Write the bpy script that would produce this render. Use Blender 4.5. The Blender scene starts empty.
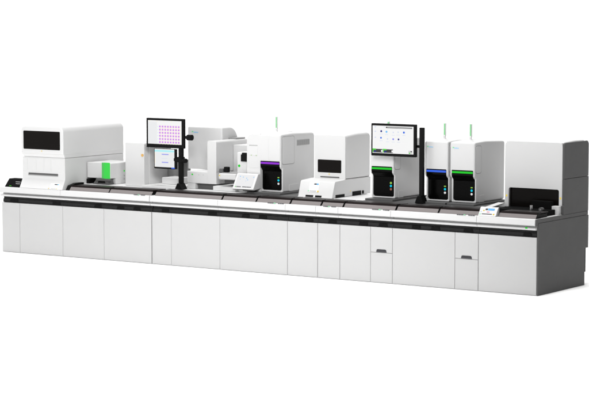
import bpy, bmesh, math, random
from mathutils import Vector, Matrix
random.seed(4)
S = bpy.context.scene
COL = S.collection

# ------------------------------------------------------------------ materials
def mat(name, rgb, rough=.45, spec=.35, metal=0., emit=None, estr=0., coat=0., var=.0, bump=.0, vscale=6., alpha=1.):
    m = bpy.data.materials.new(name); m.use_nodes = True
    nt = m.node_tree; b = nt.nodes['Principled BSDF']
    b.inputs['Base Color'].default_value = (*rgb, 1)
    b.inputs['Roughness'].default_value = rough
    b.inputs['Specular IOR Level'].default_value = spec
    b.inputs['Metallic'].default_value = metal
    b.inputs['Coat Weight'].default_value = coat
    b.inputs['Alpha'].default_value = alpha
    if emit:
        b.inputs['Emission Color'].default_value = (*emit, 1); b.inputs['Emission Strength'].default_value = estr
    if var or bump:
        tc = nt.nodes.new('ShaderNodeTexCoord')
        if var:
            n = nt.nodes.new('ShaderNodeTexNoise'); n.inputs['Scale'].default_value = vscale; n.inputs['Detail'].default_value = 5
            nt.links.new(tc.outputs['Object'], n.inputs['Vector'])
            r = nt.nodes.new('ShaderNodeMapRange'); r.inputs['To Min'].default_value = max(.02, rough - var); r.inputs['To Max'].default_value = rough + var
            nt.links.new(n.outputs['Fac'], r.inputs['Value']); nt.links.new(r.outputs['Result'], b.inputs['Roughness'])
            k = nt.nodes.new('ShaderNodeMapRange'); k.inputs['To Min'].default_value = 1 - var * .10; k.inputs['To Max'].default_value = 1 + var * .10
            nt.links.new(n.outputs['Fac'], k.inputs['Value'])
            h = nt.nodes.new('ShaderNodeHueSaturation'); h.inputs['Color'].default_value = (*rgb, 1)
            nt.links.new(k.outputs['Result'], h.inputs['Value']); nt.links.new(h.outputs['Color'], b.inputs['Base Color'])
        if bump:
            n2 = nt.nodes.new('ShaderNodeTexNoise'); n2.inputs['Scale'].default_value = 420; n2.inputs['Detail'].default_value = 2
            nt.links.new(tc.outputs['Object'], n2.inputs['Vector'])
            bp = nt.nodes.new('ShaderNodeBump'); bp.inputs['Strength'].default_value = bump; bp.inputs['Distance'].default_value = .001
            nt.links.new(n2.outputs['Fac'], bp.inputs['Height']); nt.links.new(bp.outputs['Normal'], b.inputs['Normal'])
    return m
M = {}
M['white']  = mat('white powder coat', (.61, .61, .61), .42, .35, var=.08, bump=.12)
M['door']   = mat('white door laminate', (.51, .51, .51), .5, .3, var=.08, bump=.10)
M['offw']   = mat('off white plastic', (.62, .62, .62), .5, .3, var=.08, bump=.15)
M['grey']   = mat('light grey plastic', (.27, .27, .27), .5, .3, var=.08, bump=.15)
M['mid']    = mat('mid grey plastic', (.09, .09, .09), .45, .3, var=.08, bump=.15)
M['dark']   = mat('charcoal side panel', (.078, .078, .078), .55, .25, var=.08, bump=.15)
M['rail']   = mat('dark grey handle rail', (.020, .020, .0203), .5, .10, var=.06)
M['black']  = mat('black plastic', (.005, .005, .005), .45, .07, var=.06)
M['gap']    = mat('grey carcass', (.42, .42, .42), .7, .2)
M['label']  = mat('white printed label', (.80, .80, .80), .4)
M['matte']  = mat('matte black lining', (.006, .006, .006), .7, .03)
M['glass']  = mat('black tinted glass', (.006, .005, .0045), .12, .05)
M['gloss']  = mat('black gloss door', (.0015, .0015, .0015), .2, .05)
M['smoke']  = mat('smoky acrylic face', (.175, .158, .156), .25, .4)
M['smoked'] = mat('dark smoky acrylic', (.010, .007, .007), .6, .04)
M['smoket'] = mat('smoky acrylic lid', (.035, .032, .032), .4, .12)
M['steel']  = mat('brushed steel', (.55, .55, .55), .3, .5, metal=1., var=.08)
M['floor']  = mat('white studio floor', (.93, .93, .93), .9, .0, var=.05, vscale=1.5)
def lit(name, rgb, s): return mat(name, tuple(c * .06 for c in rgb), .4, .12, emit=rgb, estr=s)
M['green']  = lit('green light', (.012, .52, .02), 1.0)
M['gdim']   = lit('dimmer green band', (.10, .60, .13), .8)
M['gband']  = lit('bright green band', (.06, .72, .09), .85)
M['gpale']  = lit('pale green beacon', (.28, .78, .34), .8)
M['sleeve'] = mat('pale sleeve', (.74, .78, .74), .4)
M['blue']   = lit('blue light', (.035, .12, .72), 1.0)
M['purple'] = lit('purple light', (.27, .03, .62), 1.0)
M['cyan']   = lit('cyan light', (.0, .55, .75), 1.0)
M['wlamp']  = lit('white lamp', (.75, .75, .75), .9)
M['lime']   = lit('lime lamp', (.30, .55, .08), .9)
M['rose']   = lit('dim rose lamp', (.30, .12, .08), .9)
M['yellow'] = lit('yellow lamp', (.9, .68, .08), .8)
M['amber']  = mat('amber plastic', (.62, .36, .10), .4)
M['sblue']  = mat('print sky blue', (.16, .48, .78), .5)
M['pgreen'] = mat('print green', (.18, .62, .30), .5)
M['ink']    = mat('print dark ink', (.03, .03, .035), .5)
M['pgrey']  = mat('print grey', (.42, .42, .42), .5)
M['scr']    = lit('display white', (.86, .86, .86), .92)
M['spanel'] = lit('panel display white', (.80, .80, .81), .92)
M['scrg']   = lit('display pale grey', (.76, .77, .78), .95)
M['smag']   = lit('display magenta', (.72, .30, .80), .95)
M['syel']   = lit('display cream', (.88, .80, .62), .95)
M['sred']   = lit('display rose', (.80, .35, .45), .95)
M['scyan']  = lit('display cyan', (.40, .80, .84), .95)
M['sind']   = lit('display indigo', (.22, .22, .78), .95)
M['snavy']  = lit('display navy', (.02, .03, .22), .95)
M['sbl']    = lit('display blue', (.03, .14, .70), .95)
M['slb']    = lit('display light blue', (.16, .48, .86), .95)
M['sfa']    = lit('display faint blue', (.58, .64, .80), .95)
M['sdk']    = lit('display charcoal', (.05, .05, .05), .8)
M['sgr']    = lit('display green', (.08, .58, .05), .95)

# ------------------------------------------------------------------ mesh helpers
def new(): return bmesh.new()
def _faces(bm, geom, mi):
    for f in geom:
        f.material_index = mi
def box(bm, x0, x1, y0, y1, z0, z1, r=.004, seg=2, mi=0):
    ret = bmesh.ops.create_cube(bm, size=1)
    vs = ret['verts']
    for v in vs:
        v.co = Vector(((x0 + x1) / 2 + v.co.x * (x1 - x0), (y0 + y1) / 2 + v.co.y * (y1 - y0), (z0 + z1) / 2 + v.co.z * (z1 - z0)))
    fs = set(f for v in vs for f in v.link_faces)
    for f in fs: f.material_index = mi
    if r > 0:
        es = set(e for v in vs for e in v.link_edges)
        r = min(r, .45 * min(x1 - x0, y1 - y0, z1 - z0))
        bmesh.ops.bevel(bm, geom=list(es), offset=r, segments=seg, profile=.5, affect='EDGES', material=mi, clamp_overlap=True)
def prism(bm, pts, axis, a0, a1, r=0., seg=2, mi=0):
    """polygon pts in the plane normal to axis, extruded from a0 to a1.  axis 'x': (y,z)  'y': (x,z)  'z': (x,y)"""
    def co(p, a):
        return {'x': (a, p[0], p[1]), 'y': (p[0], a, p[1]), 'z': (p[0], p[1], a)}[axis]
    A = [bm.verts.new(co(p, a0)) for p in pts]; B = [bm.verts.new(co(p, a1)) for p in pts]
    n = len(pts); fs = [bm.faces.new(A), bm.faces.new(list(reversed(B)))]
    for i in range(n):
        fs.append(bm.faces.new((A[i], B[i], B[(i + 1) % n], A[(i + 1) % n])))
    bmesh.ops.recalc_face_normals(bm, faces=fs)
    for f in fs: f.material_index = mi
    if r > 0:
        es = list(set(e for f in fs[:2] for e in f.edges))
        bmesh.ops.bevel(bm, geom=es, offset=r, segments=seg, profile=.5, affect='EDGES', material=mi, clamp_overlap=True)
def rr(x0, x1, z0, z1, r, n=5, corners=(1, 1, 1, 1)):
    """rounded rectangle outline; corners = bl, br, tr, tl; r may be one radius or four"""
    R = r if isinstance(r, (list, tuple)) else [r * c for c in corners]
    out = []
    for (cx, cz, a0, q) in ((x0, z0, 180, R[0]), (x1, z0, 270, R[1]), (x1, z1, 0, R[2]), (x0, z1, 90, R[3])):
        if q <= 1e-6: out.append((cx, cz)); continue
        ox = cx + q if cx == x0 else cx - q; oz = cz + q if cz == z0 else cz - q
        for k in range(n + 1):
            a = math.radians(a0 + 90 * k / n); out.append((ox + q * math.cos(a), oz + q * math.sin(a)))
    return out
def plate(bm, x0, x1, z0, z1, y0, y1, rad=.01, r=.002, mi=0, corners=(1, 1, 1, 1)):
    prism(bm, rr(x0, x1, z0, z1, rad, 5, corners), 'y', y0, y1, r, 1, mi)
def cyl(bm, c, axis, r0, r1, h, n=20, mi=0):
    ret = bmesh.ops.create_cone(bm, cap_ends=True, segments=n, radius1=r0, radius2=r1, depth=h)
    R = {'z': Matrix.Identity(4), 'x': Matrix.Rotation(math.pi / 2, 4, 'Y'), 'y': Matrix.Rotation(math.pi / 2, 4, 'X')}[axis]
    bmesh.ops.transform(bm, matrix=Matrix.Translation(c) @ R, verts=ret['verts'])
    for f in set(f for v in ret['verts'] for f in v.link_faces): f.material_index = mi
def obj(name, bm, mats, parent=None, label=None):
    me = bpy.data.meshes.new(name)
    if not isinstance(mats, (list, tuple)): mats = [mats]
    for m in mats: me.materials.append(M[m])
    for f in bm.faces: f.smooth = True
    bm.to_mesh(me); bm.free()
    try: me.set_sharp_from_angle(angle=math.radians(38))
    except Exception: pass
    o = bpy.data.objects.new(name, me); COL.objects.link(o)
    wn = o.modifiers.new('weighted_normals', 'WEIGHTED_NORMAL'); wn.weight = 90; wn.keep_sharp = True
    if parent:
        o.parent = parent
        L = Vector((0, 0, 0)); p = parent
        while p: L += p.location; p = p.parent
        me.transform(Matrix.Translation(-L))
    if label: o['label'] = label
    return o
def thing(name, label, cat, loc, group=None):
    o = bpy.data.objects.new(name, None); o.empty_display_size = .1; COL.objects.link(o)
    o.location = loc; o['label'] = label; o['category'] = cat
    if group: o['group'] = group
    return o
def P(name, m, parent, fn, *a, **k):
    bm = new(); fn(bm, *a, **k); return obj(name, bm, m, parent)
YB = 1.35            # the line's rear face
DECK = .998          # raised deck the instruments stand on

# ------------------------------------------------------------------ setting
bm = new()
vs = [bm.verts.new(p) for p in ((-160, -120, 0), (160, -120, 0), (160, 220, 0), (-160, 220, 0))]
bm.faces.new(vs)
fl = obj('floor', bm, 'floor'); fl['kind'] = 'structure'

# ------------------------------------------------------------------ base cabinets
HANDLES = [(-8.464, -8.297), (-7.678, -7.517), (-6.92, -6.776), (-6.518, -6.379), (-6.231, -6.096), (-5.745, -5.607), (-4.968, -4.809),
           (-4.41, -4.274), (-4.136, -3.995), (-3.402, -3.265), (-3.044, -2.905), (-2.575, -2.432), (-2.28, -2.138), (-1.791, -1.653),
           (-1.514, -1.372), (-1.047, -.899), (-.214, -.083)]
INDIC = [(-6.165, -5.972), (-3.944, -3.683), (-3.071, -2.877), (-2.334, -2.074), (-1.101, -.843)]
CG = 'base cabinets of the instrument line'
def cabinet(x0, x1, doors, label, fsplit=(), gapw=.0022, drawer=None, deck=True, led=None, plate_=None):
    t = thing('base_cabinet', label, 'cabinet', ((x0 + x1) / 2, .65, 0), CG)
    g = .0018
    bm = new()
    box(bm, x0 + g, x1 - g, .0095, 1.262, .0, .7105, .002)
    box(bm, x0 + g, x1 - g, .061, 1.262, .711, .8575, .003)
    obj('carcass', bm, 'gap', t)
    bm = new()   # worktop with the pressed front lip below it
    prism(bm, [(-.050, .859), (-.046, .930), (-.038, .938), (.34, .938), (.34, DECK), (YB - .09, DECK), (YB - .09, .859)] if deck else
          [(-.050, .859), (-.046, .930), (-.038, .938), (YB - .09, .938), (YB - .09, .859)], 'x', x0 + g, x1 - g, .002, 1)
    obj('worktop', bm, 'white', t)
    if deck and plate_:
        bm = new(); box(bm, max(x0, plate_[0]) + g, min(x1, plate_[1]) - g, .345, YB - .10, DECK + .0004, DECK + .0014, 0); obj('bounce_cut_plate', bm, 'mid', t)  # grey plate added over the deck to cut bounce light onto machine sides
    segs = [x0] + list(fsplit) + [x1]
    for a, b in zip(segs[:-1], segs[1:]):
        bm = new(); prism(bm, [(-.0525, .866), (-.0478, .928), (-.0440, .928), (-.0440, .866)], 'x', a + .003, b - .003, .0015, 1)
        obj('fascia_panel', bm, 'white', t)
    bm = new()
    prism(bm, [(.030, .858), (.024, .834), (-.030, .829), (-.036, .824), (-.036, .807), (-.028, .801), (.05, .801), (.05, .858)], 'x', x0 + g, x1 - g, .0015, 1)
    obj('lower_lip', bm, 'white', t)
    bm = new()
    prism(bm, [(.032, .7135), (.026, .722), (.030, .762), (.042, .766), (.044, .799), (.060, .799), (.060, .7135)], 'x', x0 + g, x1 - g, 0)
    rl = obj('handle_rail', bm, 'rail', t)
    for a, b in HANDLES:
        if a > x0 and b < x1:
            bm = new(); w = .014
            prism(bm, [(a + w * .2, .724), (b - w * .2, .724), (b - w, .762), (a + w, .762)], 'y', .0215, .045, .002, 1)
            obj('finger_grip', bm, 'black', rl)
    ds = [x0] + list(doors) + [x1]
    for i, (a, b) in enumerate(zip(ds[:-1], ds[1:])):
        zs = [(.006, .711)]
        if drawer is not None and i == drawer: zs = [(.006, .387), (.392, .711)]
        for j, (z0, z1) in enumerate(zs):
            bm = new(); box(bm, a + gapw, b - gapw, 0, .0092, z0, z1, .003, 2)
            d = obj('drawer_front' if len(zs) > 1 else 'door', bm, 'door', t)
            if len(zs) > 1 and j == 1:
                c = (a + b) / 2
                bm = new(); prism(bm, [(c - .078, .394), (c + .078, .394), (c + .070, .424), (c + .058, .431), (c - .058, .431), (c - .070, .424)], 'y', -.004, .004, .002, 1)
                obj('handle', bm, 'ink', d)
    for a, b in INDIC:
        if a > x0 - .02 and b < x1 + .02:
            w = (b - a) / 8
            for k0, k1 in ((0, 4), (5, 8)):      # two dashed strips side by side, each one moulding with raised dashes
                bm = new(); box(bm, a + w * k0 + w * .04, a + w * k1 - w * .04, -.047, -.031, .9375, .9415, .001, 1, mi=2)
                for k in range(k0, k1):
                    xx = a + w * k
                    box(bm, xx + w * .08, xx + w * random.uniform(.72, .95), -.0485, -.0295, .9378, .9455, .001, 1, mi=0 if k != 3 else 1)
                obj('indicator_strip', bm, ['ink', 'pgreen', 'pgrey'], t)
    if led:
        P('status_light', 'green', t, box, led[0], led[1], -.0385, -.030, .818, .836, .002)
    return t
cabinet(-8.590, -7.466, [-8.259], 'leftmost white base cabinet, under the tall loader with the wide black window', fsplit=[-8.245], deck=False)
cabinet(-7.466, -5.897, [-6.726], 'wide two door white base cabinet below the green banded box and the tall narrow column', gapw=.0022)
cabinet(-5.887, -4.748, [-5.559], 'white two door base cabinet below the post of the pink dotted monitor', gapw=.0022)
cabinet(-4.748, -3.660, [], 'white base cabinet with one wide door below the purple lit analyser', gapw=.0022, plate_=(-4.70, -3.77))
cabinet(-3.660, -3.188, [], 'white single door base cabinet below the left half of the hood with black window', gapw=.0045)
cabinet(-3.188, -2.844, [], 'narrowest white base cabinet, right of the hood with the sloping front', gapw=.0045)
cabinet(-2.844, -2.055, [-2.381], 'white base cabinet with door and small drawer below the analyser behind the large monitor', drawer=1, gapw=.003, plate_=(-2.74, -2.0))
cabinet(-2.055, -.817, [-1.147], 'white base cabinet with wide door and small drawer below the blue lit analyser', drawer=1, gapw=.003, plate_=(-2.1, -.8))
last = cabinet(-.817, -.008, [], 'rightmost white base cabinet with charcoal end panel and green status light', gapw=.004, led=(-.15, -.12), deck=False)
# charcoal end of the last cabinet
bm = new(); prism(bm, [(.003, .0), (1.268, .0), (1.268, .470), (YB + .012, .470), (YB + .012, .8855), (.012, .8855), (.003, .84)], 'x', -.0075, .012, .003, 2)
ep = obj('end_panel', bm, 'dark', last)
bm = new(); prism(bm, [(-.050, .850), (-.046, .930), (-.030, .936), (YB, .936), (YB, .8885), (.006, .8885), (.006, .850)], 'x', -.0075, .009, .002, 1)
obj('end_cap', bm, 'dark', last)
P('rear_duct', 'black', last, box, -.20, -.012, 1.270, 1.345, .16, .466, .006)
P('rear_panel', 'dark', last, box, -.81, -.012, 1.264, 1.345, .475, .93, .004)
# tilted control panel on the last cabinet
bm = new(); prism(bm, [(-.040, .940), (-.030, .952), (.035, 1.047), (.060, 1.047), (.075, .940)], 'x', -.806, -.560, .006, 2)
cp = obj('control_panel', bm, 'white', last)
def slab(bm, p0, p1, x0, x1, u0, u1, off, mi=0, th=.002):
    """thin rectangle lying on the slope that runs from p0 to p1 in (y,z); u along the slope 0..1"""
    d = Vector((p1[0] - p0[0], p1[1] - p0[1])); n = Vector((-d.y, d.x)).normalized()
    if n.x > 0: n = -n
    q = []
    for u, o in ((u0, off), (u1, off), (u1, off - th), (u0, off - th)):
        a = Vector(p0) + d * u + n * o; q.append((a.x, a.y))
    prism(bm, q, 'x', x0, x1, 0, 1, mi)
bm = new(); p0, p1 = (-.030, .952), (.035, 1.047)
slab(bm, p0, p1, -.69, -.60, .60, .82, .003, 0); slab(bm, p0, p1, -.725, -.695, .62, .80, .003, 1)
slab(bm, p0, p1, -.76, -.62, .10, .18, .003, 1); slab(bm, p0, p1, -.785, -.77, .36, .48, .003, 2)
slab(bm, p0, p1, -.70, -.66, .34, .44, .003, 3); slab(bm, p0, p1, -.605, -.585, .06, .20, .003, 4); slab(bm, p0, p1, -.79, -.775, .06, .18, .003, 5); slab(bm, p0, p1, -.755, -.735, .5, .62, .003, 6)
obj('control_print', bm, ['slb', 'ink', 'sfa', 'sred', 'yellow', 'pgreen', 'yellow'], cp)

# ------------------------------------------------------------------ smoky track covers along the front of the worktop
TG = 'smoky track covers along the front edge'
def cover(x0, x1, label, bracket=True, first=False, yb=.335):
    t = thing('track_cover', label, 'track cover', ((x0 + x1) / 2, .15, .938), TG)
    bm = new(); prism(bm, [(.004, .940), (.042, .985), (.050, .985), (.012, .940)], 'x', x0, x1, .0015, 1); obj('front_panel', bm, 'smoke', t)
    bm = new(); prism(bm, [(.042, .9860), (.048, 1.002), (.054, 1.004), (.150, 1.004), (.150, .9860)], 'x', x0, x1, .0015, 1); obj('hinge_strip', bm, 'smoked', t)
    bm = new(); prism(bm, [(.152, .996), (.152, 1.004), (yb, 1.004), (yb, .996)], 'x', x0, x1, .0015, 1); obj('lid', bm, 'smoket', t)
    bm = new(); box(bm, x0 + .01, x1 - .01, .075, yb - .01, .939, .985, .002, 1); obj('track_bed', bm, 'black', t)
    if bracket:
        bm = new(); prism(bm, [(-.004, .939), (.042, .996), (.046, 1.012), (.12, 1.012), (.12, .998), (.060, .990), (.016, .939)], 'x', x1 + .001, x1 + .014, .002, 1); obj('bracket', bm, 'black', t)
    if first:
        bm = new(); prism(bm, [(-.006, .939), (.040, 1.002), (.16, 1.030), (yb, 1.030), (yb, .939)], 'x', x0 - .060, x0 - .002, .004, 1); obj('end_block', bm, 'black', t)
CV = [(-7.345, -6.645, 'smoky track cover with a black end block, left of all the other covers', True, True),
      (-6.630, -5.900, 'smoky track cover in front of the tall narrow white column', False, False),
      (-5.838, -4.728, 'longest smoky track cover, below the monitor with pink dots', True, False),
      (-4.705, -4.172, 'smoky track cover below the slanted white touch panel', True, False),
      (-4.150, -3.632, 'smoky track cover right below the purple lit analyser and its buttons', True, False),
      (-3.608, -3.152, 'smoky track cover in front of the hood with the sloping console', True, False),
      (-3.128, -2.812, 'shortest smoky track cover, in front of the hood side with black ports', True, False),
      (-2.788, -2.024, 'smoky track cover below the large monitor with blue dots', True, False),
      (-1.998, -1.402, 'smoky track cover below the blue lit analyser', True, False),
      (-1.380, -.815, 'smoky track cover below the rightmost of the slim analysers', False, False),
      (-.540, -.030, 'smoky track cover in front of the end unit, right of the small control panel', True, False)]
for c in CV: cover(*c)

# ------------------------------------------------------------------ loader (far left)
t = thing('sample_loader', 'tall white loader with wide black window at the left end of the line', 'analyser', (-7.83, .65, .938))
bm = new()
prism(bm, [(.030, 1.380), (.030, 1.085), (.022, 1.060), (-.040, .9405), (YB, .9405), (YB, 1.380)], 'x', -8.222, -7.440, .006, 2); obj('body', bm, 'white', t)
bm = new()
prism(bm, rr(-8.205, -7.432, 1.430, 1.823, [.020, .020, .080, .080], 8), 'y', -.020, YB, .020, 4)
prism(bm, [(.034, 1.383), (-.010, 1.440), (-.010, 1.500), (YB - .002, 1.500), (YB - .002, 1.383)], 'x', -8.203, -7.434, .010, 3)
hd = obj('hood', bm, 'white', t)
P('window', 'glass', hd, plate, -8.156, -7.484, 1.494, 1.753, -.0235, -.010, .014, .003)
P('status_light', 'yellow', hd, box, -7.828, -7.812, -.024, -.018, 1.466, 1.478, .001)
for a, b in ((-8.214, -8.131), (-8.127, -7.965), (-7.961, -7.825), (-7.821, -7.696), (-7.692, -7.452)):
    P('front_panel', 'white', t, plate, a, b, 1.180, 1.366, .0265, .035, .004, .002)
P('drawer_slot', 'mid', t, plate, -8.108, -7.567, 1.134, 1.156, .0255, .035, .003, .001)
P('slot_lip', 'grey', t, box, -8.108, -7.567, .018, .034, 1.121, 1.1325, .002)
bm = new(); p0, p1 = (-.040, .9405), (.022, 1.060)
slab(bm, p0, p1, -7.672, -7.508, .02, .70, .003, 0, .003)
slab(bm, p0, p1, -7.600, -7.545, .52, .62, .0045, 1); slab(bm, p0, p1, -7.543, -7.52, .52, .62, .0045, 2)
slab(bm, p0, p1, -7.650, -7.555, .06, .13, .0045, 3); slab(bm, p0, p1, -7.548, -7.530, .06, .14, .0045, 4); slab(bm, p0, p1, -7.69, -7.678, .06, .14, .0045, 4)
obj('control_label', bm, ['label', 'ink', 'sblue', 'pgrey', 'yellow'], t)

# small dark screen on its own housing at the far left
t = thing('touch_terminal', 'small black slanted touch screen at the far left end of the worktop', 'screen', (-8.38, .1, .938))
bm = new(); prism(bm, [(-.020, .9395), (.080, 1.050), (.200, 1.050), (.200, .9395)], 'x', -8.520, -8.240, .006, 2); obj('housing', bm, 'matte', t)
bm = new(); slab(bm, (-.020, .9395), (.080, 1.050), -8.508, -8.252, .10, .94, .003, 0, .004); obj('display', bm, 'matte', t)
bm = new(); p0, p1 = (-.020, .9395), (.080, 1.050)
slab(bm, p0, p1, -8.44, -8.40, .11, .15, .0045, 0); slab(bm, p0, p1, -8.36, -8.27, .60, .64, .0045, 1); slab(bm, p0, p1, -8.34, -8.26, .38, .42, .0045, 1)
obj('screen_content', bm, ['sgr', 'pgrey'], t)

# ------------------------------------------------------------------ white box with a green band
t = thing('barcode_station', 'low white box with a glowing green band above black grippers', 'analyser', (-7.2, .7, DECK))
bm = new()
prism(bm, rr(-7.425, -7.005, 1.084, 1.304, [.012, .006, .018, .018], 5), 'y', .50, 1.0, .010, 3)
box(bm, -7.33, -7.008, .70, 1.0, .9995, 1.086, .006)
box(bm, -7.20, -7.0085, .62, .995, .9995, 1.10, .006)
bd = obj('body', bm, 'white', t)
bm = new()
prism(bm, rr(-7.118, -7.010, 1.082, 1.307, [.002, .004, .018, .002], 5), 'y', .496, .512, .003, 2); lb = obj('light_band', bm, 'gband', t)
P('band_edge', 'gdim', lb, box, -7.158, -7.120, .4965, .512, 1.083, 1.306, .003)
for z, m in ((1.176, 'green'), (1.11, 'pgrey'), (1.06, 'pgrey')):
    P('side_light', m, t, box, -7.008, -7.001, .80, .825, z - .010, z + .010, .003)
bm = new()
prism(bm, [(-7.30, .9995), (-7.02, .9995), (-7.035, 1.06), (-7.05, 1.081), (-7.23, 1.081)], 'y', .47, .60, .006, 2)
box(bm, -7.23, -6.985, .45, .50, 1.050, 1.0805, .005); obj('gripper', bm, 'mid', t)
bm = new(); prism(bm, [(-7.21, 1.02), (-7.07, 1.02), (-7.09, 1.06), (-7.18, 1.06)], 'y', .462, .472, .002, 1); obj('gripper_mouth', bm, 'black', t)
P('feed_block', 'black', t, box, -7.52, -7.39, .50, .66, .9995, 1.065, .006)

# ------------------------------------------------------------------ tall column with open bay
t = thing('bay_unit', 'white unit with a tall narrow column and open bay behind the pink dotted monitor', 'analyser', (-6.3, .8, DECK))
bm = new(); prism(bm, rr(-6.735, -6.402, .9995, 1.605, [.004, .004, .030, .014], 6), 'y', .50, 1.12, .010, 3); obj('column', bm, 'white', t)
P('badge', 'amber', t, cyl, (-6.432, .498, 1.437), 'y', .020, .020, .010)
P('side_panel', 'offw', t, box, -6.4015, -6.390, .60, 1.10, 1.02, 1.585, .006)
bm = new(); box(bm, -6.389, -5.80, .42, 1.12, .9995, 1.030, .006); obj('bay_floor', bm, 'white', t)
bm = new(); box(bm, -6.388, -6.04, 1.02, 1.10, 1.031, 1.36, .006); obj('back_wall', bm, 'grey', t)
bm = new(); box(bm, -6.25, -5.97, .70, 1.00, 1.031, 1.125, .010); obj('tray', bm, 'white', t)
bm = new(); box(bm, -6.13, -6.04, .92, 1.018, 1.031, 1.355, .008); obj('side_wall', bm, 'mid', t)

# ------------------------------------------------------------------ monitors on posts
def dot(bm, y, cx, cz, w, h, mi, th=.0012, k=0):
    box(bm, cx - w / 2, cx + w / 2, y - th - .0006 * k, y - .0006 * k, cz - h / 2, cz + h / 2, 0, mi=mi)
def monitor(parent, x0, x1, z0, z1, y, sx0, sx1, sz0, sz1, content, mats, cname='screen_content', name='monitor'):
    bm = new(); plate(bm, x0, x1, z0, z1, y, y + .045, .008, .004); mo = obj(name, bm, 'black', parent)
    P('rear_shell', 'mid', mo, box, x0 + .06, x1 - .06, y + .046, y + .075, z0 + .06, z1 - .06, .012)
    P('display', 'scr', mo, box, sx0, sx1, y - .0025, y + .003, sz0, sz1, 0)
    bm = new(); content(bm, y - .0028, sx0, sx1, sz0, sz1); obj(cname, bm, mats, mo)
    return mo
t = thing('monitor_stand', 'black post stand with a monitor of pink dots and a tablet screen below it', 'monitor', (-5.72, .45, DECK), 'monitor stands')
P('post', 'black', t, box, -5.752, -5.692, .425, .475, 1.0, 1.56, .006)
bm = new(); prism(bm, [(-5.782, 1.0045), (-5.652, 1.0045), (-5.682, 1.055), (-5.702, 1.085), (-5.742, 1.085), (-5.758, 1.055)], 'y', .38, .50, .004, 1); obj('foot', bm, 'black', t)
P('upper_post', 'black', t, box, -5.745, -5.700, .432, .478, 1.55, 1.79, .004)
bm = new(); box(bm, -5.74, -5.56, .436, .474, 1.697, 1.735, .005); cyl(bm, (-5.575, .455, 1.715), 'x', .040, .040, .075); obj('arm', bm, 'black', t)
bm = new(); box(bm, -5.83, -5.64, .420, .470, 1.385, 1.425, .005); cyl(bm, (-5.655, .44, 1.395), 'x', .034, .030, .06); box(bm, -5.765, -5.685, .41, .49, 1.37, 1.445, .006); obj('clamp', bm, 'black', t)
def c1(bm, y, x0, x1, z0, z1):
    box(bm, x0 + .006, x0 + .155, y - .0005, y, z0 + .006, z1 - .02, 0, mi=0)
    for k in range(4): dot(bm, y, x0 + .03 + k * .125, z1 - .010, .022, .007, 1)
    for r_ in range(6):
        for c in range(8):
            cx = x0 + .208 + c * .0462; cz = z1 - .082 - r_ * .0430
            if cx > x1 - .012 or cz < z0 + .008: continue
            dot(bm, y, cx, cz - .0225, .018, .012, 1)
            dot(bm, y, cx + .023, cz, .012, .018, 1)
            dot(bm, y, cx, cz, .027, .025, 2, k=1)
            dot(bm, y, cx, cz, .010, .011, 3, k=3)
        dot(bm, y, x0 + .172, z1 - .082 - r_ * .0430, .007, .012, 4)
monitor(t, -6.300, -5.655, 1.560, 1.966, .42, -6.268, -5.692, 1.612, 1.936, c1, ['scrg', 'syel', 'smag', 'sind', 'scyan'])
def c2(bm, y, x0, x1, z0, z1):
    box(bm, x0, x1, y - .0006, y, z1 - .040, z1 - .014, 0, mi=0)
    box(bm, x0, x1, y - .0006, y, z0, z1 - .046, 0, mi=1)
    for dz, w in ((.072, .10), (.182, .095)):
        for k in range(5):
            dot(bm, y, x0 + .135 + k * w / 4.2, z1 - dz, w / 5, .012, 2, k=2); dot(bm, y, x0 + .135 + k * w / 4.2, z1 - dz - .008, w / 6, .006, 3, k=2)
    dot(bm, y, x0 + .17, z1 - .128, .10, .004, 3, k=2)
    dot(bm, y, x0 + .008, (z0 + z1) / 2, .008, z1 - z0 - .10, 4, k=2)
    dot(bm, y, x0 + .012, z0 + .006, .02, .006, 4, k=2)
monitor(t, -6.185, -5.812, 1.270, 1.548, .44, -6.170, -5.832, 1.293, 1.542, c2, ['scyan', 'scrg', 'sind', 'sfa', 'syel'], name='tablet')
P('power_button', 'blue', t, box, -5.882, -5.826, .436, .442, 1.277, 1.292, .001)

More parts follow.
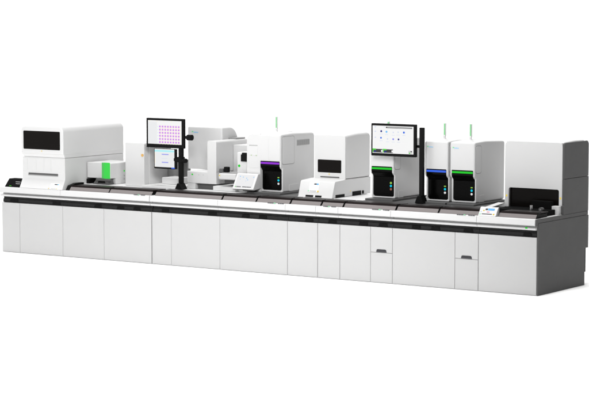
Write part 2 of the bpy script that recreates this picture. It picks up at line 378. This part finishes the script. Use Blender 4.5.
t = thing('monitor_stand', 'black post stand with a single large monitor of blue dots', 'monitor', (-1.9, .45, DECK), 'monitor stands')
bm = new(); box(bm, -1.922, -1.866, .425, .475, 1.08, 1.967, .006); obj('post', bm, 'black', t)
bm = new(); prism(bm, [(-1.958, 1.0045), (-1.836, 1.0045), (-1.850, 1.05), (-1.870, 1.10), (-1.918, 1.10), (-1.942, 1.05)], 'y', .38, .50, .004, 1); obj('foot', bm, 'black', t)
bm = new(); box(bm, -2.20, -1.90, .470, .505, 1.705, 1.740, .005); obj('arm', bm, 'black', t)
def c3(bm, y, x0, x1, z0, z1):
    W = x1 - x0; H = z1 - z0
    def at(u, v, w, h, mi, k=0): dot(bm, y, x0 + u * W, z1 - v * H, w * W, h * H, mi, k=k)
    at(.66, .055, .66, .05, 0); at(.985, .055, .03, .05, 1, 1)
    at(.66, .050, .60, .012, 1, 2)
    for u, v, s, mi in ((.215, .20, .046, 2), (.345, .215, .046, 4), (.51, .23, .03, 5), (.63, .215, .03, 5), (.77, .22, .046, 3), (.21, .44, .040, 3), (.37, .475, .032, 5), (.51, .475, .040, 6), (.64, .475, .042, 2)):
        a = s * W / 2; prism(bm, [(x0 + u * W + a * math.cos(q * math.pi / 6), z1 - v * H + a * math.sin(q * math.pi / 6)) for q in range(12)], 'y', y - .0016, y, 0, 1, mi)
        at(u, v + .105, .075, .012, 5)
    for v in (.05, .21, .43): at(.07, v, .035, .035, 5)
    at(.29, .045, .02, .03, 5)
    for u in (.115, .37):
        at(u + .02, .915, .225, .13, 0); at(u - .07, .865, .09, .05, 7, 1); at(u - .105, .93, .02, .09, 7, 1); at(u + .12, .92, .04, .07, 8, 1); at(u - .05, .94, .05, .05, 2, 1)
    at(.93, .93, .09, .12, 9); at(.91, .96, .03, .04, 7, 1); at(.95, .90, .03, .04, 0, 1)
monitor(t, -2.638, -1.972, 1.586, 2.003, .42, -2.615, -2.003, 1.622, 1.975, c3, ['sdk', 'scrg', 'snavy', 'sbl', 'slb', 'sfa', 'sind', 'sgr', 'scr', 'pgrey'])

# ------------------------------------------------------------------ printed wordmark too small to read: a green leaf and a row of blue letters
def logo(parent, x, z, y, s=1.):
    bm = new()
    prism(bm, [(x, z), (x + .022 * s, z - .004 * s), (x + .026 * s, z + .010 * s), (x + .010 * s, z + .014 * s)], 'y', y - .0015, y + .001, 0, 1, 1)
    for k, h in enumerate((.012, .009, .013, .009, .010)):
        xx = x + (.030 + k * .013) * s
        box(bm, xx, xx + .0095 * s, y - .0015, y + .001, z - .007 * s, z + (h - .007) * s, 0, mi=0)
    obj('logo', bm, ['sblue', 'pgreen'], parent)

# ------------------------------------------------------------------ bracket shaped unit
t = thing('slide_stainer', 'white unit with rounded back hood, open recess and a thick front pillar', 'analyser', (-5.5, .9, DECK))
bm = new(); prism(bm, [(.95, 1.244), (.95, 1.815), (.958, 1.829), (.975, 1.832), (1.10, 1.832)] + [(1.14 + .20 * math.sin(math.radians(a)), 1.632 + .20 * math.cos(math.radians(a))) for a in range(0, 91, 10)] + [(1.34, 1.244)], 'x', -5.985, -5.392, .022, 4)
hd = obj('hood', bm, 'offw', t)
logo(hd, -5.915, 1.757, .95, 1.25)
bm = new(); box(bm, -5.735, -5.239, .602, .949, 1.079, 1.243, .008, 3); box(bm, -5.72, -5.395, .949, YB, 1.085, 1.240, .004); obj('base', bm, 'white', t)
P('status_light', 'green', t, plate, -5.660, -5.632, 1.190, 1.208, .598, .604, .008, .001)
for x in (-5.535, -5.46): P('key', 'pgrey', t, cyl, (x, .602, 1.197), 'y', .006, .006, .004, 12)
bm = new(); prism(bm, rr(-5.390, -5.238, 1.080, 1.672, [.004, .004, .030, .030], 6), 'y', .600, .612, .006, 3); prism(bm, rr(-5.388, -5.240, 1.245, 1.670, [.004, .004, .030, .030], 6), 'y', .613, 1.34, .004, 2)
obj('pillar', bm, 'white', t)
P('rear_vent', 'grey', t, box, -5.385, -5.26, 1.10, 1.325, 1.672, 1.688, .004)
bm = new(); box(bm, -5.732, -5.60, .606, .72, .9995, 1.078, .005); obj('foot', bm, 'white', t)
bm = new(); box(bm, -5.59, -5.245, .66, 1.30, .9995, 1.078, .004); obj('plinth', bm, 'mid', t)  # mid grey block stands in for the shadow gap under the base
bm = new(); box(bm, -5.236, -4.90, 1.00, 1.33, 1.0, 1.60, .006); obj('rear_wall', bm, 'offw', t)
bm = new(); prism(bm, [(.50, 1.168), (.50, 1.228), (.512, 1.242), (.99, 1.242), (.99, 1.168), (.53, 1.155)], 'x', -5.125, -4.842, .006, 2); tr = obj('loading_tray', bm, 'white', t)
P('status_light', 'yellow', tr, box, -5.118, -5.100, .496, .501, 1.205, 1.222, .003)
P('tray_bed', 'grey', tr, box, -5.10, -4.85, .53, .98, 1.2425, 1.250, .002)
P('knob', 'black', tr, box, -5.115, -5.045, .60, .66, 1.2505, 1.325, .010)
P('clip', 'mid', tr, box, -5.205, -5.14, .62, .72, 1.2445, 1.295, .008)
bm = new(); box(bm, -5.10, -4.88, .60, .98, 1.10, 1.154, .004); obj('tray_slide', bm, 'mid', t)
bm = new(); box(bm, -5.236, -4.86, .52, .99, .9995, 1.062, .006); obj('tray_plinth', bm, 'offw', t)

# ------------------------------------------------------------------ slim analysers with black doors
def button(parent, x, z, y, m, r=.017, bar=False):
    bm = new()
    if bar: plate(bm, x - .0145, x + .0145, z - .007, z + .007, y - .003, y + .002, .006, .001)
    else: cyl(bm, (x, y, z), 'y', r, r, .006, 18)
    obj('button', bm, m, parent)
def beacon(parent, x, y, z, zt):
    bm = new(); cyl(bm, (x, y, z + .006), 'z', .060, .024, .026); cyl(bm, (x, y, z + .026), 'z', .024, .015, .022)
    cyl(bm, (x, y, z + .045), 'z', .015, .015, .06); b = obj('beacon', bm, 'offw', parent)
    bm = new(); box(bm, x - .001, x + .0135, y - .019, y + .012, z + .068, zt, .003, 2); obj('lamp', bm, 'gpale', b)
    bm = new(); box(bm, x - .014, x - .003, y - .018, y + .014, z + .060, zt + .003, .004, 2); box(bm, x - .014, x + .0145, y - .015, y + .0165, z + .050, zt + .003, .004, 2); obj('sleeve', bm, 'sleeve', b)
def door(parent, x0, x1, yf, yl, bar):
    """white framed black door: the upper edge overhangs, the lower panel sits back"""
    prof = [(yf - .004, 1.395), (yf - .004, 1.378), (yf + .004, 1.350), (yl - .024, 1.330), (yl - .008, 1.308), (yl - .006, 1.290), (yl - .006, 1.049)]
    bm = new(); n = len(prof); th = .03
    a = x0 + .028; b = x1 - .020
    # one bent sheet, its lower corners cut round
    rows = []
    for k, (y, z) in enumerate(prof): rows.append((y, z, a, b))
    y, z = prof[-1]
    rows[-1] = (y, z + .03, a, b)
    for q in range(1, 7):
        an = math.radians(15 * q); rows.append((y, z + .03 - .03 * math.sin(an), a + .03 * (1 - math.cos(an)), b - .03 * (1 - math.cos(an))))
    F = [(bm.verts.new((p, y, z)), bm.verts.new((q, y, z))) for (y, z, p, q) in rows]
    B = [(bm.verts.new((p, y + th, z)), bm.verts.new((q, y + th, z))) for (y, z, p, q) in rows]
    for i in range(len(rows) - 1):
        bm.faces.new((F[i][0], F[i + 1][0], F[i + 1][1], F[i][1])); bm.faces.new((B[i][1], B[i + 1][1], B[i + 1][0], B[i][0]))
        bm.faces.new((F[i][0], B[i][0], B[i + 1][0], F[i + 1][0])); bm.faces.new((F[i][1], F[i + 1][1], B[i + 1][1], B[i][1]))
    bm.faces.new((F[0][0], F[0][1], B[0][1], B[0][0])); bm.faces.new((F[-1][1], F[-1][0], B[-1][0], B[-1][1]))
    bmesh.ops.recalc_face_normals(bm, faces=bm.faces)
    d = obj('door', bm, 'gloss', parent)
    bm = new(); plate(bm, a, b, 1.392, 1.440, yf - .0035, yf + .02, .010, .002, 0, (0, 0, 1, 1)); obj('door_cap', bm, 'black', d)
    bm = new(); plate(bm, a + .006, b - .004, 1.400, 1.425, yf - .0075, yf - .0025, .004, .001); obj('light_bar', bm, bar, d)
    return d
slims = []
def slim(x0, x1, label, bar, top, lamps, beacon_at, group='slim analysers with black doors and light bars', lg=True, yf=.55):
    yl = yf + .055
    t = thing('analyser', label, 'analyser', ((x0 + x1) / 2, .95, DECK), group)
    bm = new()
    prism(bm, [(yf, top - .022), (yf, 1.370), (yf + .012, 1.345), (yl - .012, 1.325), (yl, 1.300), (yl, 1.042), (yl + .006, 1.030), (yl + .02, 1.026), (YB - .02, 1.026), (YB - .004, 1.036),
               (YB - .004, top - .040), (YB - .016, top - .018), (YB - .045, top - .010), (yf + .30, top + .010), (yf + .10, top + .004), (yf + .03, top), (yf + .010, top - .006)], 'x', x0, x1, .024, 5)
    bd = obj('body', bm, 'white', t)
    # white frame lip standing around the door
    fr = new()
    prism(fr, rr(x0 + .004, x0 + .026, 1.034, 1.345, [.010, 0, 0, 0], 4), 'y', yl - .012, yl + .01, .003, 2)
    prism(fr, rr(x1 - .018, x1 - .001, 1.034, 1.345, [0, .008, 0, 0], 4), 'y', yl - .012, yl + .01, .003, 2)
    prism(fr, rr(x0 + .006, x1 - .004, 1.030, 1.047, [.008, .008, 0, 0], 4), 'y', yl - .014, yl + .01, .003, 2)
    obj('door_frame', fr, 'white', t)
    d = door(t, x0, x1, yf, yl, bar)
    xb = x1 - .066
    for (z, m, br) in lamps: button(d, xb, z, yl - .008, m, .0145, br)
    if lg: logo(t, x0 + .035, top - .075, yf, 1.0)
    if beacon_at is not None: beacon(t, beacon_at, yf + .15, top + .006, 2.016 if beacon_at > -2.2 else 2.012)
    P('plinth', 'mid', t, box, x0 - .01, x1 + .05, yf - .10, YB - .03, .9995, 1.0245, .004)
    slims.append((t, x1))
    P('inspection_panel', 'offw', t, box, x1 - .004, x1 + .0022, yf + .12, yf + .25, 1.03, 1.12, .004)
    return t
L3 = [(1.220, 'lime', True), (1.183, 'cyan', False), (1.138, 'wlamp', False)]
slim(-2.738, -2.378, 'slim white analyser with green light bar, half hidden behind the large monitor', 'green', 1.792, [(1.226, 'lime', False), (1.187, 'cyan', False), (1.145, 'rose', False)], -2.547, lg=False)
slim(-1.915, -1.572, 'slim white analyser with blue light bar, right of the monitor post', 'blue', 1.795, L3, -1.707)
slim(-1.542, -1.184, 'slim white analyser with green light bar and fully visible grey right side', 'green', 1.793, L3, -1.328)

# ------------------------------------------------------------------ purple analyser with touch panel
t = thing('analyser', 'wide white analyser with purple light bar and slanted white touch panel', 'analyser', (-4.4, .95, DECK))
x0, x1, yf, top = -4.470, -4.120, .52, 1.800
yl = yf + .055
bm = new()
prism(bm, [(yf, top - .020), (yf, 1.370), (yf + .012, 1.345), (yl - .012, 1.325), (yl, 1.300), (yl, 1.042), (yl + .006, 1.030), (yl + .02, 1.026), (YB - .02, 1.026), (YB - .004, 1.036),
           (YB - .004, top - .050), (YB - .018, top - .018), (YB - .05, top - .006), (yf + .30, top + .008), (yf + .05, top), (yf + .012, top - .006)], 'x', x0, x1, .026, 5)
obj('body', bm, 'white', t)
bm = new()
pts = [(-4.671, 1.0005), (-4.450, 1.0005), (-4.450, 1.799), (-4.580, 1.799), (-4.640, 1.776), (-4.671, 1.725)]
prism(bm, pts, 'y', yf - .002, 1.30, .008, 3); sm = obj('side_module', bm, 'white', t)
logo(sm, -4.634, 1.753, yf, 1.0)
P('label_slot', 'pgrey', sm, plate, -4.632, -4.492, 1.632, 1.650, yf - .003, yf + .004, .008, .001)
P('print_port', 'offw', sm, plate, -4.630, -4.492, 1.507, 1.628, yf - .005, yf + .004, .008, .002)
P('flap', 'offw', sm, plate, -4.625, -4.480, 1.345, 1.500, yf - .004, yf + .004, .008, .002)
bm = new(); box(bm, -4.60, -4.585, yf - .006, yf - .003, 1.505, 1.512, 0, mi=0); box(bm, -4.520, -4.505, yf - .006, yf - .003, 1.505, 1.512, 0, mi=0); obj('status_light', bm, 'lime', sm)
P('front_panel', 'white', t, plate, -4.464, -4.312, 1.448, 1.782, yf - .003, yf + .004, .006, .002)
P('front_panel', 'white', t, plate, -4.306, -4.128, 1.448, 1.782, yf - .003, yf + .004, .006, .002)
d = door(t, x0 - .004, x1 + .004, yf, yl, 'purple')
fr = new()
prism(fr, rr(x0 - .004, x0 + .021, 1.034, 1.345, [.010, 0, 0, 0], 4), 'y', yl - .012, yl + .01, .003, 2)
prism(fr, rr(x1 - .013, x1 + .006, 1.034, 1.345, [0, .008, 0, 0], 4), 'y', yl - .012, yl + .01, .003, 2)
prism(fr, rr(x0 - .003, x1 + .004, 1.028, 1.047, [.008, .008, 0, 0], 4), 'y', yl - .014, yl + .01, .003, 2)
obj('door_frame', fr, 'white', t)
for (z, m, br) in L3: button(d, -4.186, z, yl - .008, m, .0145, br)
beacon(t, -4.343, .75, top + .006, 2.02)
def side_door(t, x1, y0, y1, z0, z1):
    bm = new(); prism(bm, rr(y0 - .007, y1 + .007, z0 - .007, z1 + .007, .034, 6), 'x', x1 - .004, x1 + .0012, 0); g = obj('door_gap_shade', bm, 'grey', t)  # grey plate paints the shaded gap around the side door
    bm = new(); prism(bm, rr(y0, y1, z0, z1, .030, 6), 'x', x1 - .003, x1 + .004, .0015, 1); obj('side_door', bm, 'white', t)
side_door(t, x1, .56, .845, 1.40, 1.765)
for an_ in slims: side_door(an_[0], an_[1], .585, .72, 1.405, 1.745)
bm = new(); prism(bm, rr(.905, 1.215, 1.632, 1.712, .006, 3), 'x', x1 - .002, x1 + .003, .001, 1)
for k in range(16):
    y = .915 + k * .0192; box(bm, x1 + .003, x1 + .0045, y, y + .010, 1.640, 1.704, 0, mi=1)
obj('side_vent', bm, ['pgrey', 'grey'], t)
bm = new(); prism(bm, rr(.72, .95, 1.03, 1.12, .020, 5), 'x', x1 - .004, x1 + .003, .001, 1); obj('inspection_panel', bm, 'offw', t)
P('plinth', 'mid', t, box, -4.60, -4.06, .42, YB - .03, .9995, 1.0245, .004)
# left side box with a dark gripper window
bm = new(); box(bm, -4.872, -4.673, .575, 1.28, 1.0005, 1.535, .012, 3); sb = obj('side_box', bm, 'white', t)
bm = new(); box(bm, -4.790, -4.690, .545, .60, 1.415, 1.510, .006); box(bm, -4.770, -4.685, .540, .58, 1.480, 1.535, .006); obj('gripper', bm, 'black', sb)
P('status_light', 'green', sb, cyl, (-4.835, .574, 1.352), 'y', .018, .018, .006)
# slanted touch panel
q0, q1 = (.335, 1.062), (.455, 1.262)
bm = new(); prism(bm, [(q0[0], q0[1]), (q1[0], q1[1]), (.50, 1.262), (.52, 1.0625), (.36, 1.045)], 'x', -4.785, -4.440, .010, 3); tp = obj('touch_panel', bm, 'white', t)
bm = new(); slab(bm, q0, q1, -4.755, -4.470, .10, .93, .003, 0, .003); obj('display', bm, 'spanel', tp)
bm = new()
for k in range(11):
    if k == 4: continue
    slab(bm, q0, q1, -4.745 + k * .024, -4.745 + k * .024 + random.uniform(.016, .021), .115, .165, .0045, 0 if k else 3)
for x, u, mi in ((-4.70, .62, 1), (-4.60, .70, 2), (-4.60, .52, 1), (-4.575, .60, 2), (-4.49, .78, 2), (-4.71, .80, 2), (-4.66, .76, 2)):
    slab(bm, q0, q1, x - .006, x + .006, u - .025, u + .025, .0045, mi)
obj('screen_content', bm, ['ink', 'sfa', 'slb', 'sgr'], tp)
P('panel_arm', 'mid', t, box, -4.70, -4.52, .46, .515, 1.0255, 1.20, .006)

# ------------------------------------------------------------------ hood with black window and sloping console
t = thing('analyser', 'white hood with a small black window above a sloping console with a printed label', 'analyser', (-3.5, .9, DECK))
bm = new(); prism(bm, rr(-3.697, -3.212, 1.222, 1.806, [.004, .004, .026, .020], 6), 'y', .700, .712, .006, 3); fp = obj('front_frame', bm, 'white', t)
bm = new(); prism(bm, [(.713, 1.230), (YB - .01, 1.230), (YB - .01, 1.780), (YB - .03, 1.812), (YB - .08, 1.826), (1.0, 1.826), (.75, 1.808), (.713, 1.800)], 'x', -3.694, -3.216, .032, 5); obj('hood', bm, 'white', t)
P('window', 'glass', fp, plate, -3.644, -3.274, 1.310, 1.480, .696, .704, .012, .002)
P('status_light', 'yellow', fp, box, -3.472, -3.456, .696, .702, 1.284, 1.296, .001)
P('slot', 'mid', fp, plate, -3.602, -3.304, 1.243, 1.259, .696, .704, .004, .001)
bm = new(); prism(bm, [(.388, 1.0005), (.43, 1.13), (.455, 1.205), (.475, 1.215), (.69, 1.228), (YB - .01, 1.228), (YB - .01, 1.0005)], 'x', -3.755, -3.216, .008, 3)
co = obj('console', bm, 'white', t)
p0, p1 = (.388, 1.0005), (.455, 1.205)
bm = new(); slab(bm, p0, p1, -3.60, -3.45, .33, .93, .0035, 0, .003); slab(bm, p0, p1, -3.53, -3.49, .80, .88, .005, 1); slab(bm, p0, p1, -3.488, -3.46, .79, .89, .005, 2)
slab(bm, p0, p1, -3.585, -3.48, .37, .43, .005, 3); slab(bm, p0, p1, -3.61, -3.595, .37, .44, .005, 4); slab(bm, p0, p1, -3.465, -3.445, .34, .44, .005, 5)
obj('control_label', bm, ['label', 'ink', 'slb', 'pgrey', 'pgreen', 'yellow'], co)
bm = new(); slab(bm, p0, p1, -3.635, -3.515, .02, .14, .003, 0, .003); slab(bm, p0, p1, -3.485, -3.385, .02, .14, .003, 0, .003); obj('front_port', bm, 'black', co)
for a, b, z0, z1 in ((.47, .69, 1.001, 1.040), (.88, 1.10, 1.001, 1.058), (1.12, 1.17, 1.01, 1.055)):
    bm = new(); prism(bm, rr(a, b, z0, z1, .006, 3), 'x', -3.219, -3.213, .001, 1); obj('side_port', bm, 'black', co)
P('side_light', 'yellow', co, box, -3.219, -3.212, .825, .84, 1.064, 1.074, .001)

# ------------------------------------------------------------------ end unit
t = thing('end_unit', 'large white end unit with charcoal right side and wide dark opening', 'analyser', (-.42, 1.0, .938))
bm = new()
outer = [(-.828, 1.0), (-.828, 1.770), (-.818, 1.800), (-.795, 1.818), (-.765, 1.825), (-.075, 1.825), (-.045, 1.818), (-.030, 1.800), (-.024, 1.780), (-.024, 1.0455), (-.070, 1.0455), (-.070, 1.222), (-.076, 1.236), (-.090, 1.242), (-.750, 1.242), (-.764, 1.236), (-.770, 1.222), (-.770, 1.0)]
prism(bm, outer, 'y', .690, .712, .004, 2); ff = obj('front_frame', bm, 'white', t)
bm = new(); prism(bm, [(.713, 1.246), (YB, 1.246), (YB, 1.77), (YB - .015, 1.81), (YB - .06, 1.832), (1.05, 1.840), (.80, 1.832), (.713, 1.821)], 'x', -.826, -.0245, .020, 4); obj('cover', bm, 'white', t)
P('side_wall', 'white', t, box, -.825, -.776, .713, YB, .9395, 1.245, .003); P('side_wall', 'white', t, box, -.0685, -.0245, .713, YB, .9395, 1.245, .003)
bm = new(); prism(bm, [(.664, .9375), (YB + .005, .9375), (YB + .005, 1.376), (.686, 1.376), (.686, 1.05), (.664, 1.045)], 'x', -.0235, .010, .003, 2); obj('lower_side_panel', bm, 'dark', t)
bm = new(); prism(bm, [(.686, 1.3785), (YB + .005, 1.3785), (YB + .005, 1.785), (YB - .010, 1.812), (YB - .03, 1.824), (.72, 1.824), (.695, 1.815), (.686, 1.795)], 'x', -.0235, .010, .010, 3); obj('upper_side_panel', bm, 'dark', t)
P('window', 'glass', t, box, -.774, -.0705, .735, .742, 1.0045, 1.244, .002)
bm = new(); box(bm, -.774, -.0705, 1.20, 1.22, 1.0, 1.24, .002); box(bm, -.774, -.072, .36, 1.20, .9395, 1.004, .004); obj('interior', bm, 'matte', t)
bm = new(); box(bm, -.40, -.130, .60, .68, 1.0045, 1.10, .006); box(bm, -.30, -.075, .76, .80, 1.0, 1.16, .004); obj('mechanism', bm, 'matte', t)
bm = new(); cyl(bm, (-.309, .42, 1.032), 'z', .019, .019, .055, 24); obj('spool', bm, 'steel', t)
bm = new(); cyl(bm, (-.16, .40, 1.015), 'y', .028, .028, .05, 24); obj('dial', bm, 'mid', t)
bm = new(); cyl(bm, (-.16, .372, 1.015), 'y', .011, .011, .006, 16); obj('dial_hub', bm, 'grey', t)
P('carriage', 'matte', t, box, -.26, -.10, .10, .62, .9395, 1.000, .008)
bm = new(); box(bm, -.122, -.0245, .600, .689, .9395, 1.045, .005, 2); obj('corner_block', bm, 'white', t)
for x, z in ((-.800, 1.138), (-.046, 1.138)): P('status_light', 'yellow', ff, plate, x - .010, x + .010, z - .012, z + .012, .687, .692, .004, .001)
bm = new(); prism(bm, [(.36, .9995), (.69, 1.030), (.69, 1.046), (.36, 1.016)], 'x', -.92, -.832, .003, 1); obj('side_shelf', bm, 'white', t)
P('shelf_bracket', 'black', t, box, -.92, -.775, .36, .688, .9395, .998, .004)

# ------------------------------------------------------------------ studio light
w = bpy.data.worlds.new('World'); S.world = w; w.use_nodes = True
nt = w.node_tree; bg = nt.nodes['Background']
tc = nt.nodes.new('ShaderNodeTexCoord'); sx = nt.nodes.new('ShaderNodeSeparateXYZ'); nt.links.new(tc.outputs['Generated'], sx.inputs[0])
def mr(src, a, b, c, d):
    n = nt.nodes.new('ShaderNodeMapRange'); n.interpolation_type = 'SMOOTHSTEP'
    n.inputs['From Min'].default_value = a; n.inputs['From Max'].default_value = b; n.inputs['To Min'].default_value = c; n.inputs['To Max'].default_value = d
    nt.links.new(src, n.inputs['Value']); return n.outputs['Result']
def mul(a, b):
    n = nt.nodes.new('ShaderNodeMath'); n.operation = 'MULTIPLY'; nt.links.new(a, n.inputs[0]); nt.links.new(b, n.inputs[1]); return n.outputs[0]
tilt = nt.nodes.new('ShaderNodeMath'); tilt.operation = 'MULTIPLY_ADD'; nt.links.new(sx.outputs['Z'], tilt.inputs[0]); tilt.inputs[1].default_value = -.25; nt.links.new(sx.outputs['X'], tilt.inputs[2])
right = mr(tilt.outputs[0], -.45, .05, 1.0, .03)
front = mr(sx.outputs['Y'], -.75, .05, .27, 1.0)
st = mul(right, front)
n = nt.nodes.new('ShaderNodeMath'); n.operation = 'MULTIPLY'; nt.links.new(st, n.inputs[0]); n.inputs[1].default_value = 1.40
nt.links.new(n.outputs[0], bg.inputs['Strength']); bg.inputs['Color'].default_value = (1, 1, 1, 1)
sl = bpy.data.lights.new('overhead_sun_fill', 'SUN'); sl.energy = 2.55; sl.angle = math.radians(14); sl.color = (1, .995, .985)  # sun lamp added overhead to burn the floor out to white
so = bpy.data.objects.new('overhead_sun_fill', sl); COL.objects.link(so)
so.rotation_euler = Vector((.0, .06, -1.0)).to_track_quat('-Z', 'Y').to_euler()

def softbox(name, loc, aim, power, a, b):
    l = bpy.data.lights.new(name, 'AREA'); l.energy = power; l.shape = 'RECTANGLE'; l.size = a; l.size_y = b
    o = bpy.data.objects.new(name, l); COL.objects.link(o); o.location = loc
    o.rotation_euler = (Vector(aim) - o.location).to_track_quat('-Z', 'Y').to_euler()
    return l
al = softbox('fill_left', (-7.2, -6.5, 3.6), (-6.8, .5, .9), 90, 3.4, 2.6)  # added fill, brightens the fronts and doors at the left
am = softbox('softbox_middle', (-.1, -6.0, 5.0), (-9.0, 1.0, 1.5), 270, 3.0, 2.4)
am.spread = math.radians(125)

# ------------------------------------------------------------------ camera
cam = bpy.data.cameras.new('camera'); co_ = bpy.data.objects.new('camera', cam); COL.objects.link(co_)
cam.sensor_width = 36; cam.lens = 36 * 2173.2 / 589; cam.clip_start = .5; cam.clip_end = 600
co_.location = (12.154, -23.383, 3.524)
co_.rotation_euler = (math.radians(90 - 5.33036), 0, math.radians(33.8806))
S.camera = co_
S.view_settings.view_transform = 'Standard'; S.view_settings.look = 'None'; S.view_settings.exposure = .07; S.view_settings.gamma = 1
